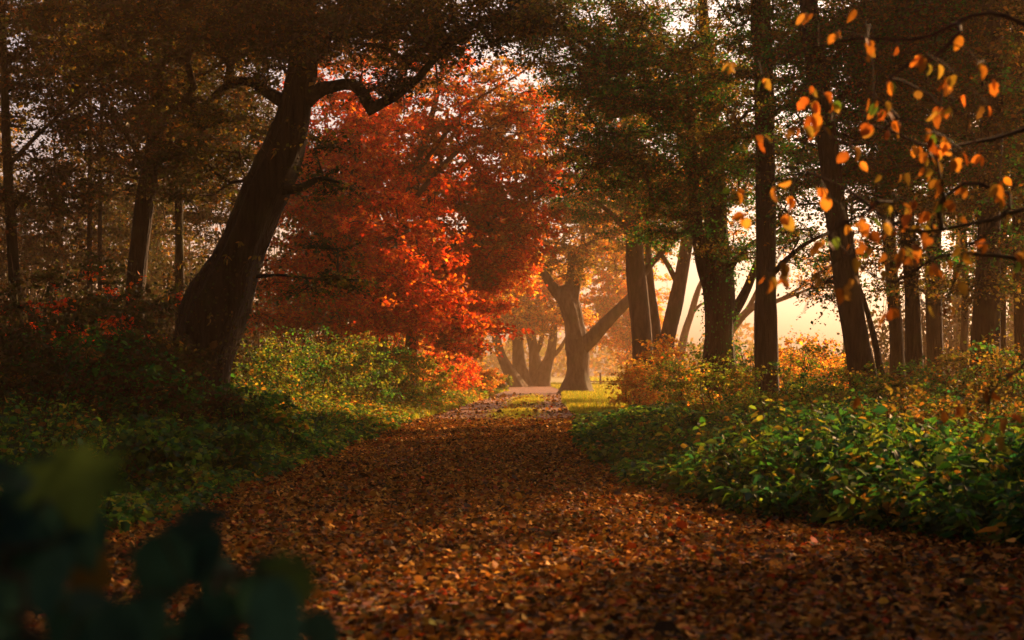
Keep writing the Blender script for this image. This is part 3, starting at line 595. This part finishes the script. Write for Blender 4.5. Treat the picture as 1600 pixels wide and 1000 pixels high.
rights = [
 ('orange and red leaved sapling bush in front of the first right-hand trunks', 1030, 520, 44, .9, ORANGE, .5), ('rust-brown bush at the foot of the first right-hand trunk', 1000, 575, 42, .8, ORANGE, .4),
 ('golden bush between the first trunks and the ivy-clad trunk', 1075, 545, 38, 1.0, YELGR, .4), ('backlit bush at the foot of the ivy-clad trunk', 1120, 560, 32, .9, YELGR, .4),
 ('leafy bush between the ivy-clad trunk and the column trunk', 1165, 535, 36, .8, YELGR, .3), ('twiggy golden bush right of the column trunk', 1250, 520, 36, 1.2, ORANGE, .4),
 ('green and yellow bush in front of the column trunk', 1215, 575, 28, 1.0, YELGR, .2), ('thin brushwood left of the leaning dark trunk', 1300, 540, 31, 1.1, YELGR, .4),
 ('brush at the foot of the leaning dark trunk', 1340, 590, 23, .9, YELGR, .3), ('brush below the close pair of slim trunks', 1420, 580, 24, 1.1, OLIVE, .3),
 ('dark brush below the trunk midway to the right edge', 1480, 550, 25, 1.1, OLIVE, .3), ('dark shrub at the foot of the stout right-edge trunk', 1540, 545, 21, 1.0, OLIVE, .3),
 ('shrub cut by the right edge under the trunks', 1600, 520, 22, 1.1, OLIVE, .3), ('low olive brush in the middle of the right bank', 1270, 600, 21, 1.0, YELGR, .2),
 ('dim brush right of the single low-hanging orange leaf', 1400, 620, 18, 1.0, OLIVE, .3), ('brown brush in the shade low at the right edge', 1540, 620, 17, 1.0, OLIVE, .3)]
for i, (lab, px, py, d, w_, pal, sh) in enumerate(rights):
    shrub('wild_shrub', lab, px, py, d, w_, 1.0, None, dict(BR, pal=pal, size=.05*max(1, d/30), tl=.34, mixpal=(ORANGE, .22) if sh > .35 else (WEED, .4)), 340+i, G2, natt=62 if d > 25 else 72)

for i, (lab, px, py, d, w_, pal) in enumerate([('light green bramble plant spilling out of the nettles at lower right', 1330, 728, 12.6, .5, YELGR), ('broad leaved yellow-green plant behind the bramble in the right-hand nettles', 1440, 690, 14.2, .6, YELGR),
    ('leafy green plant at the edge of the weeds in the shade of the leaning trunk', 350, 655, 16.5, .5, WEED), ('tall green plant among the weeds left of the path, nearest the dark corner leaves', 235, 668, 14.0, .5, WEED), ('green plant with yellow tips right of the foot of the leaning trunk', 420, 610, 20.5, .6, YELGR), ('dense dark green plant hiding the foot of the leaning trunk', 300, 585, 20.3, .9, WEED), ('bushy plant at the right side of the leaning trunk base', 365, 595, 20.0, .7, WEED)]):
    shrub('leafy_plant', lab, px, py, d, w_, .5, None, dict(BR, pal=pal, size=.07, tl=.26, twigs=5, per=8, mixpal=(WEED, .3)), 380+i, 'taller plants standing out of the weeds', natt=34, cat='plant', nst=7)

# ================================================================ GROUND COVER (stuff)
def cover(name, label, n, xf, yf, hf, pal, size, tpl, seed, per=9, mat=None, mixpal=None, keep=None, cat='undergrowth', width=1.0):
    r = np.random.default_rng(seed); y = yf(r, n); x = xf(r, y); g = hz(x, y); h = hf(x, y)*r.uniform(.55, 1.15, n)
    lean = r.normal(0, .16, (n, 2))
    tw = Bag(); lf = Bag(); base = np.stack([x, y, g-.02], 1); tip = np.stack([x+lean[:, 0]*h*2, y+lean[:, 1]*h*2, g+h], 1)
    m = n*per; f = r.uniform(.15, 1.0, (m, 1))**.7; B = np.repeat(base, per, 0); T = np.repeat(tip, per, 0); p = B+(T-B)*f
    a = r.uniform(0, 6.28, m); ld = np.stack([np.cos(a), np.sin(a), r.normal(-.25, .3, m)], 1)
    p = p+ld*.02; nn = unit(np.array((0, 0, 1.))+r.normal(0, .42, (m, 3)))
    dist = np.repeat(np.hypot(x, y), per); sz = size*np.exp(r.normal(0, .28, m))*(1.15-.35*f[:, 0])*np.maximum(1, dist/24)
    c = palette(pal, m, r)
    if mixpal: sel = np.repeat(r.random(n) < mixpal[1], per); c[sel] = palette(mixpal[0], int(sel.sum()), r)
    leaves(p, ld, nn, sz, tpl, c, lf, width)
    o = lf.build(name, mat or LEAF, None, label=label, cat=cat, kind='stuff')
    edges(base, tip, np.full(n, .004), np.full(n, .002), tw, 3)
    tw.build('stalks', TWIG, None); st = bpy.context.scene.collection.objects[-1]
    st.parent = o; st['kind'] = 'stuff'; return o
U = lambda lo, hi: (lambda r, n: lo+(hi-lo)*r.random(n)**1.25)
def right_x(w_): return lambda r, y: xr(y)-.05+.12*np.sin(y*1.9)+w_*r.random(len(y))**1.1
def left_x(w_): return lambda r, y: xl(y)+.05+.12*np.sin(y*1.6)-w_*r.random(len(y))**1.1
def hr(x, y): t = np.clip((x-xr(y))/.9, 0, 1); return (.32+.36*t)*np.interp(y, [14, 18, 24, 32], [1.12, 1.05, .75, .5])*(.85+.28*np.sin(x*2.1+y*.9)*np.sin(y*1.3))
def hl(x, y): t = np.clip((xl(y)-x)/2.6, 0, 1); return (.2+.62*t)*(.85+.25*np.sin(x*1.7+y*.8)*np.sin(y*1.1))
cover('nettle_bed', 'thick bed of green nettles and leafy weeds along the right edge of the path', 9500, right_x(3.2), U(8.2, 36), hr, WEED, .095, 'lance', 400, 11, mixpal=(YELGR, .22), width=1.5)
cover('weed_bed', 'low green weeds and ivy along the left edge of the path up to the leaning trunk', 9500, left_x(4.6), U(7.5, 34), hl, WEED, .075, 'oval', 401, 10, mixpal=(YELGR, .3))
cover('undergrowth', 'yellow-green weeds on the left verge beyond the leaning trunk', 6500, left_x(3.4), U(27, 80), lambda x, y: hl(x, y)*1.35, YELGR, .055, 'oval', 402, 10, mixpal=(ORANGE, .10))
cover('undergrowth', 'brown and green brush floor under the trees on the right', 9000, lambda r, y: xr(y)+2.6+9*r.random(len(y)), U(14, 46), lambda x, y: .55+0*x, YELGR, .06, 'oval', 403, 9, mixpal=(OLIVE, .4))
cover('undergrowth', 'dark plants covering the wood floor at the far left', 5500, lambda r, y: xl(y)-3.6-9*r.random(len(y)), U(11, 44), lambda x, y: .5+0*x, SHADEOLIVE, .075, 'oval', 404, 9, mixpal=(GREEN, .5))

def grass(name, label, n, xf, yf, h, pal, seed, wdt=.012):
    r = np.random.default_rng(seed); y = yf(r, n); x = xf(r, y); z = hz(x, y)+.01; H = h*r.uniform(.5, 1.3, n)
    a = r.uniform(0, 6.28, n); s = np.stack([np.cos(a), np.sin(a), 0*a], 1)*wdt*np.maximum(1, y/40)[:, None]
    B = np.stack([x, y, z], 1); T = B+np.stack([r.normal(0, .3, n)*H, r.normal(0, .3, n)*H, H], 1)
    V = np.stack([B-s, B+s, T], 1).reshape(-1, 3); b = Bag(); b.add(V, np.arange(3*n).reshape(-1, 3), np.repeat(palette(pal, n, r), 3, 0))
    return b.build(name, LEAF, None, label=label, cat='grass', kind='stuff')
GY = [(.20, .24, .02), (.30, .30, .03), (.14, .20, .02), (.38, .28, .04)]
grass('grass', 'sunlit yellow-green grass verge right of the path around the Y-shaped tree', 60000, lambda r, y: xr(y)-.1+9*r.random(len(y))**1.3, U(40, 112), .16, GY, 410)
grass('grass', 'sunlit grass along the left edge of the far path', 22000, lambda r, y: xl(y)+.15-1.6*r.random(len(y)), U(34, 112), .16, GY, 411)
grass('grass', 'tufts of short grass growing down the middle of the path', 9000, lambda r, y: (xl(y)+xr(y))/2+.25+r.normal(0, .28, len(y)), lambda r, n: np.where(r.random(n) < .5, r.normal(40, 2.4, n), r.normal(56, 5, n)), .06, GY, 412, .01)
grass('grass', 'long hazy meadow grass beyond the trees on the right', 30000, lambda r, y: 7+40*r.random(len(y)), U(80, 170), .3, GY, 413, .02)

# fallen leaves on path and verges
def litter(name, label, n, xlo, xhi, yf, seed, size=.037, tpl='oval', pal=LIT):
    r = np.random.default_rng(seed); y = yf(r, n); u = r.random(n); x = xlo(y)*(1-u)+xhi(y)*u
    den = .80+.16*np.sin(x*1.9+1.1*np.sin(y*.8))*np.sin(y*1.1+x*.7)+.14*np.sin(y*2.3+x)-.26*np.exp(-((u-.33)/.06)**2)-.22*np.exp(-((u-.68)/.06)**2)+.35*np.clip((11-y)/4, 0, 1)
    k = r.random(n) < den; x, y, u = x[k], y[k], u[k]; n = len(x)
    z = hz(x, y)+.022+r.gamma(1.2, .014, n); a = r.uniform(0, 6.28, n); ld = np.stack([np.cos(a), np.sin(a), r.normal(.05, .22, n)], 1)
    nn = unit(np.array((0, 0, 1.))+r.normal(0, .55, (n, 3))); b = Bag()
    sz = size*np.exp(r.normal(0, .3, n))*np.maximum(1, y/22)**.7
    leaves(np.stack([x, y, z], 1), ld, nn, sz, tpl, palette(pal, n, r, None, .3), b, 1.25)
    return b.build(name, LITTER, None, label=label, cat='fallen leaves', kind='stuff')
litter('fallen_leaves', 'thick carpet of brown and orange fallen leaves covering the path in the foreground', 140000, lambda y: xl(y)-.6, lambda y: xr(y)+.5, lambda r, n: 5.2+12.3*r.random(n)**1.25, 420)
litter('fallen_leaves', 'brown fallen leaves on the shaded middle stretch of the path', 80000, lambda y: xl(y)-.4, lambda y: xr(y)+.3, lambda r, n: 16+18.5*r.random(n)**1.2, 421, .037)
litter('fallen_leaves', 'scattered fallen leaves on the sunlit far stretch of the path', 2400, lambda y: xl(y), lambda y: xr(y), lambda r, n: 33.5+34*r.random(n)**2.2, 422, .05)

r = np.random.default_rng(425)
for k in range(16):
    y = r.uniform(7.5, 20); x = xl(y)+(xr(y)-xl(y))*r.uniform(.08, .92); a = r.uniform(0, 3.1); L = r.uniform(.12, .35); b = Bag()
    p0 = np.array((x, y, .045)); dv = np.array((math.cos(a)*L, math.sin(a)*L, .01)); tube([p0-dv, p0+r.normal(0, .02, 3)*(1, 1, 0), p0+dv], [.006, .005, .002], b, r, 6, .06, .1)
    b.build('fallen_twig', TWIG, None, smooth=True, label='small dead twig lying among the fallen leaves on the path', cat='twig', group='twigs scattered on the path')

# ================================================================ NEAR ORANGE LEAVES ON THE RIGHT
def sapling():
    r = np.random.default_rng(500); d = 6.6; x0 = 3.0
    t_ = empty('hazel_sapling', (x0, d, float(hz(x0, d))), 'near sapling on the right with blurred orange leaves on thin twigs', 'sapling')
    b = Bag(); C, q = tube([(x0, d, 0), (x0-.05, d, 1.2), (x0-.2, d, 2.3), (x0-.35, d+.1, 3.2), (x0-.5, d, 4)], [.035, .03, .024, .016, .006], b, r, 10, .12, .05); b.build('stem', TWIG, t_, smooth=True)
    C2 = [C[3:]]
    for pts in ([(1640, 330, 6.7), (1540, 345, 6.7), (1420, 360, 6.6), (1330, 300, 6.6), (1240, 262, 6.6), (1170, 262, 6.5)],
                [(1640, 60, 6.4), (1540, 20, 6.5), (1440, 60, 6.6), (1340, 60, 6.7), (1250, 80, 6.7)],
                [(1650, 560, 6.5), (1590, 580, 6.5), (1550, 610, 6.4)], [(1640, 420, 7), (1560, 400, 7), (1470, 400, 7.1), (1400, 440, 7.1), (1350, 420, 7.1), (1290, 360, 7.1)],
                [(1650, 200, 7.1), (1560, 215, 7.1), (1460, 230, 7), (1380, 200, 7), (1300, 190, 7)]):
        P3 = [P(*p) for p in pts]; near = C[np.argmin(np.linalg.norm(C-(P3[0]+np.array((.3, 0, -.3))), axis=1))]
        bb = Bag(); c, _ = tube([near]+P3, np.linspace(.012, .003, len(P3)+1), bb, r, 6, .08, .05); bb.build('branch', TWIG, t_, smooth=True); C2.append(c[3:])
    hand = [(1145,105),(1190,130),(1240,135),(1285,155),(1270,160),(1185,220),(1145,303),(1167,293),(1205,297),(1237,310),(1245,292),(1220,345),(1165,340),(1280,300),(1200,438),(1232,415),(1225,432),(1290,380),
            (1265,470),(1245,470),(1385,495),(1410,495),(1480,487),(1338,628),(1500,645),(1545,620),(1575,660),(1562,685),(1540,685),(1465,648),(1575,585),(1490,430),(1540,380),(1405,395),(1300,375),(1283,207),(1247,205),
            (1375,165),(1390,210),(1330,240),(1470,290),(1475,320),(1440,385),(1350,345),(1360,390),(1420,360),(1530,110),(1500,60),(1340,20),(1310,60),(1385,400),(1455,240),(1315,455),(1450,480),(1590,430),(1510,395),(1265,30)]
    fill = [(r.triangular(1230, 1450, 1620), r.triangular(0, 330, 490)) for _ in range(92)]
    A = np.array([P(px, py-12, d+r.uniform(-.7, .7)) for px, py in hand+fill])
    tw = Bag(); lf = Bag()
    pos, par, cnt, ends, N0 = grow(np.concatenate(C2), A, r, seg=.12, wob=.12)
    i = np.arange(N0, len(pos)); rad = .0022*np.maximum(cnt, 1)**.5; edges(pos[par[i]], pos[i], rad[i], rad[i], tw, 4)
    k = r.integers(1, 4, len(ends)); N_ = np.repeat(pos[ends], k, 0); n = len(N_); dr = r.normal(0, 1, (n, 3)); dr[:, 2] = -np.abs(dr[:, 2])-.4
    E = N_+unit(dr)*r.uniform(.012, .035, (n, 1)); q_ = np.full(n, .0011); edges(N_, E, q_, q_*.8, tw, 3)
    ld = unit(dr*(.55, .55, .3)+np.array((0, 0, -.8))+r.normal(0, .28, (n, 3))); nn = unit(np.stack([r.normal(.3, .9, n), -np.abs(r.normal(.8, .6, n)), r.normal(.2, .6, n)], 1))
    pal = [(.38, .12, .016), (.44, .16, .024), (.34, .085, .012), (.30, .18, .028), (.06, .09, .014), (.20, .10, .018)]
    c = palette(pal, n, r, [.26, .20, .18, .09, .05, .22], .28); sz = r.uniform(.038, .068, n); grp = r.integers(0, 5, n)
    for g_, (tp, wd) in enumerate((('disc', 1.05), ('disc', .85), ('curled', 1.0), ('curled', .75), ('torn', 1.0))):
        m_ = grp == g_
        if m_.any(): leaves(E[m_], ld[m_], nn[m_], sz[m_], tp, c[m_], lf, wd)
    tw.build('twigs', TWIG, t_); lf.build('leaves', LEAFRED, t_)
sapling()

# near dark green plant low on the left, out of focus
def near_plant():
    r = np.random.default_rng(510); t_ = empty('leafy_shrub', (-.62, 1.9, 0), 'out of focus dark green shrub with large leaves in the bottom left corner', 'shrub')
    hand = [(115, 700, 1.8, 150, (.1, 0, -1), (.1, -1, .3), 2), (20, 745, 1.9, 110, (-1, 0, .1), (0, -.5, 1), 0), (60, 790, 1.8, 120, (-1, .2, -.4), (0, -.9, .6), 0), (250, 830, 1.7, 120, (0, .2, -1), (.3, -1, .1), 0),
            (350, 812, 2.0, 80, (-1, .3, .1), (0, -.3, 1), 0), (480, 880, 1.8, 100, (-.8, 0, -.9), (0, -1, .5), 2), (420, 900, 1.8, 90, (-.5, .2, -.8), (.3, -1, .5), 0), (300, 930, 1.7, 110, (.5, .1, -.8), (0, -1, .4), 0),
            (130, 850, 1.9, 90, (.2, 0, -1), (.2, -1, .2), 1), (40, 900, 1.7, 130, (-.6, 0, -.8), (0, -1, .5), 0), (170, 940, 1.6, 120, (.4, 0, -.8), (0, -1, .6), 0), (400, 970, 1.7, 110, (.4, 0, -.7), (0, -1, .6), 0), (480, 960, 1.9, 70, (.6, 0, -.7), (0, -1, .8), 0)]
    for _ in range(34): hand.append((r.uniform(-60, 430), r.uniform(800, 1080), r.uniform(1.5, 2.2), r.uniform(70, 130), tuple(r.normal(0, .6, 3)-np.array((0, 0, .6))), tuple(r.normal(0, .4, 3)+np.array((0, -.7, .6))), 0))
    for _ in range(16): hand.append((r.uniform(-60, 140), r.uniform(720, 900), r.uniform(1.7, 2.3), r.uniform(60, 110), tuple(r.normal(0, .6, 3)-np.array((0, 0, .6))), tuple(r.normal(0, .4, 3)+np.array((0, -.7, .6))), 0))
    sb = Bag(); start = []
    for x, y, h in [(-.75, 1.9, .95), (-.6, 1.8, .85), (-.45, 1.9, .8), (-.3, 1.85, .72), (-.9, 2.1, 1.0)]:
        C, _ = tube([(x, y+.1, 0), (x+.03, y, h*.5), (x-.02, y, h)], [.007, .006, .003], sb, r, 6, .06, .05); start.append(C[6:])
    sb.build('stems', TWIG, t_, smooth=True); A = np.array([P(*h[:3]) for h in hand])
    pos, par, cnt, ends, N0 = grow(np.concatenate(start), A, r, seg=.08, wob=.1); tw = Bag(); i = np.arange(N0, len(pos)); rad = .0016*np.maximum(cnt, 1)**.4
    edges(pos[par[i]], pos[i], rad[i], rad[i], tw, 4); tw.build('twigs', TWIG, t_)
    pals = [(.024, .065, .045), (.10, .07, .018), (.05, .085, .022)]; lf = Bag(); ml = Bag()
    for h in hand:
        c = np.array([pals[h[6]]])*math.exp(r.normal(0, .2)); p = P(*h[:3])[None]; s = np.array([h[3]/FPX*h[2]])
        leaves(p, np.array([h[4]], float), unit(np.array([h[5]], float)), s, 'maple' if h[6] == 2 else 'disc', c, lf)
    lf.build('leaves', LEAFDIM, t_)
near_plant()

# dead branch lying in the weeds on the left
def fallen_branch():
    r = np.random.default_rng(520); b = Bag(); d = 15.5
    pts = [P(190, 757, d), P(250, 754, d), P(320, 751, d), P(380, 745, d-.1)]; 
    tube(pts, [.014, .013, .010, .004], b, r, 8, .06, .15)
    b.build('dead_branch', TWIG, None, smooth=True, label='thin dead branch lying across the weeds at the left edge of the path', cat='branch')
fallen_branch()

# ================================================================ FENCE, FAR WOOD
def fence():
    r = np.random.default_rng(530); d = 100; t_ = empty('wire_fence', ((938-800)/FPX*d, d, 0), 'low post and rail field fence in the mist right of the Y-shaped tree', 'fence')
    for px, tpy in ((938, 583), (975, 586), (1012, 585), (1060, 585)):
        x = (px-800)/FPX*d; b = Bag(); h = HC+(HOR-tpy)/FPX*d
        tube([(x, d, -.1), (x+.01, d, h*.5), (x, d, h)], [.075, .07, .065], b, r, 8, .2, .03); b.build('post', WOOD, t_)
    b = Bag(); tube([((920-800)/FPX*d, d, .34), (7.5, d, .32), (12, d, .33)], [.035, .03, .035], b, r, 6, 1, .03); b.build('rail', WOOD, t_)
fence()
def thicket(label, x0, x1, y, dy, hgt, n, seed, pal, size):
    r = np.random.default_rng(seed); x = r.uniform(x0, x1, n); yy_ = y+r.normal(0, dy, n); top = hgt*(1+.22*np.sin(x*.8)+.18*np.sin(x*.31+2)+.12*np.sin(x*2.1)); z = top*r.random(n)**.8
    b = Bag(); leaves(np.stack([x, yy_, z], 1), unit(r.normal(0, 1, (n, 3))-np.array((0, 0, .4))), unit(r.normal(0, 1, (n, 3))), size*r.uniform(.6, 1.4, n), 'rhomb', palette(pal, n, r), b)
    o = b.build('thicket', LEAF, None, label=label, cat='thicket', kind='stuff')
    m = 500; tw = Bag(); A = np.stack([r.uniform(x0, x1, m), y+r.normal(0, dy, m), np.zeros(m)], 1); B = A+np.stack([r.normal(0, .6, m), r.normal(0, .4, m), hgt*r.uniform(.6, 1.25, m)], 1)
    edges(A, B, np.full(m, .03), np.full(m, .008), tw, 4); st = tw.build('stalks', TWIG, o, kind='stuff')
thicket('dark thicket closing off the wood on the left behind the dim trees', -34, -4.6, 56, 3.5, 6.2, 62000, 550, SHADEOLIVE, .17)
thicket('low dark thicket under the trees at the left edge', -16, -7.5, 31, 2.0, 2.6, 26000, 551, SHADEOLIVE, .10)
thicket('reddish thicket behind the left bank near the far bend', -9, -3.2, 78, 4, 3.2, 12000, 552, ORANGE, .18)
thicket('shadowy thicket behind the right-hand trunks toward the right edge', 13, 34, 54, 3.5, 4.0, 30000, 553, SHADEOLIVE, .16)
thicket('sparse golden thicket behind the column trunk and the leaning dark trunk', 9.5, 15, 60, 3.0, 1.7, 4000, 554, ORANGE, .14)
r = np.random.default_rng(540); n = 30000; x = r.uniform(-110, 200, n); y = np.clip(198+r.normal(0, 7, n), 180, 218); top = 3.4+1.3*np.sin(x*.09)+2*np.sin(x*.23+1)+1.2*np.sin(x*.7)
z = top*r.random(n)**.8; b = Bag(); leaves(np.stack([x, y, z], 1), unit(r.normal(0, 1, (n, 3))), unit(r.normal(0, 1, (n, 3))), r.uniform(.45, 1.0, n), 'rhomb', palette(OLIVE, n, r), b)
b.build('far_wood', LEAF, None, label='far wood across the meadow fading into the mist', cat='wood', kind='stuff')

# ================================================================ HAZE
HAZE_D = 0.0014
bm = Bag(); X0, X1, Y0, Y1, Z0, Z1 = -130, 230, -34, 225, -1.3, 17.5
V = np.array([(x, y, z) for x in (X0, X1) for y in (Y0, Y1) for z in (Z0, Z1)], float)
hm, t, out = newmat('mist'); pv = t.nodes.new('ShaderNodeVolumePrincipled'); pv.inputs['Density'].default_value = HAZE_D
pv.inputs['Color'].default_value = (1, .60, .30, 1); pv.inputs['Anisotropy'].default_value = .35; t.links.new(pv.outputs[0], out.inputs['Volume'])
mesh('haze', V, [(0, 1, 3, 2), (4, 6, 7, 5), (0, 4, 5, 1), (2, 3, 7, 6), (0, 2, 6, 4), (1, 5, 7, 3)], hm, kind='stuff', label='warm pale morning mist filling the wood and the meadow', cat='mist')
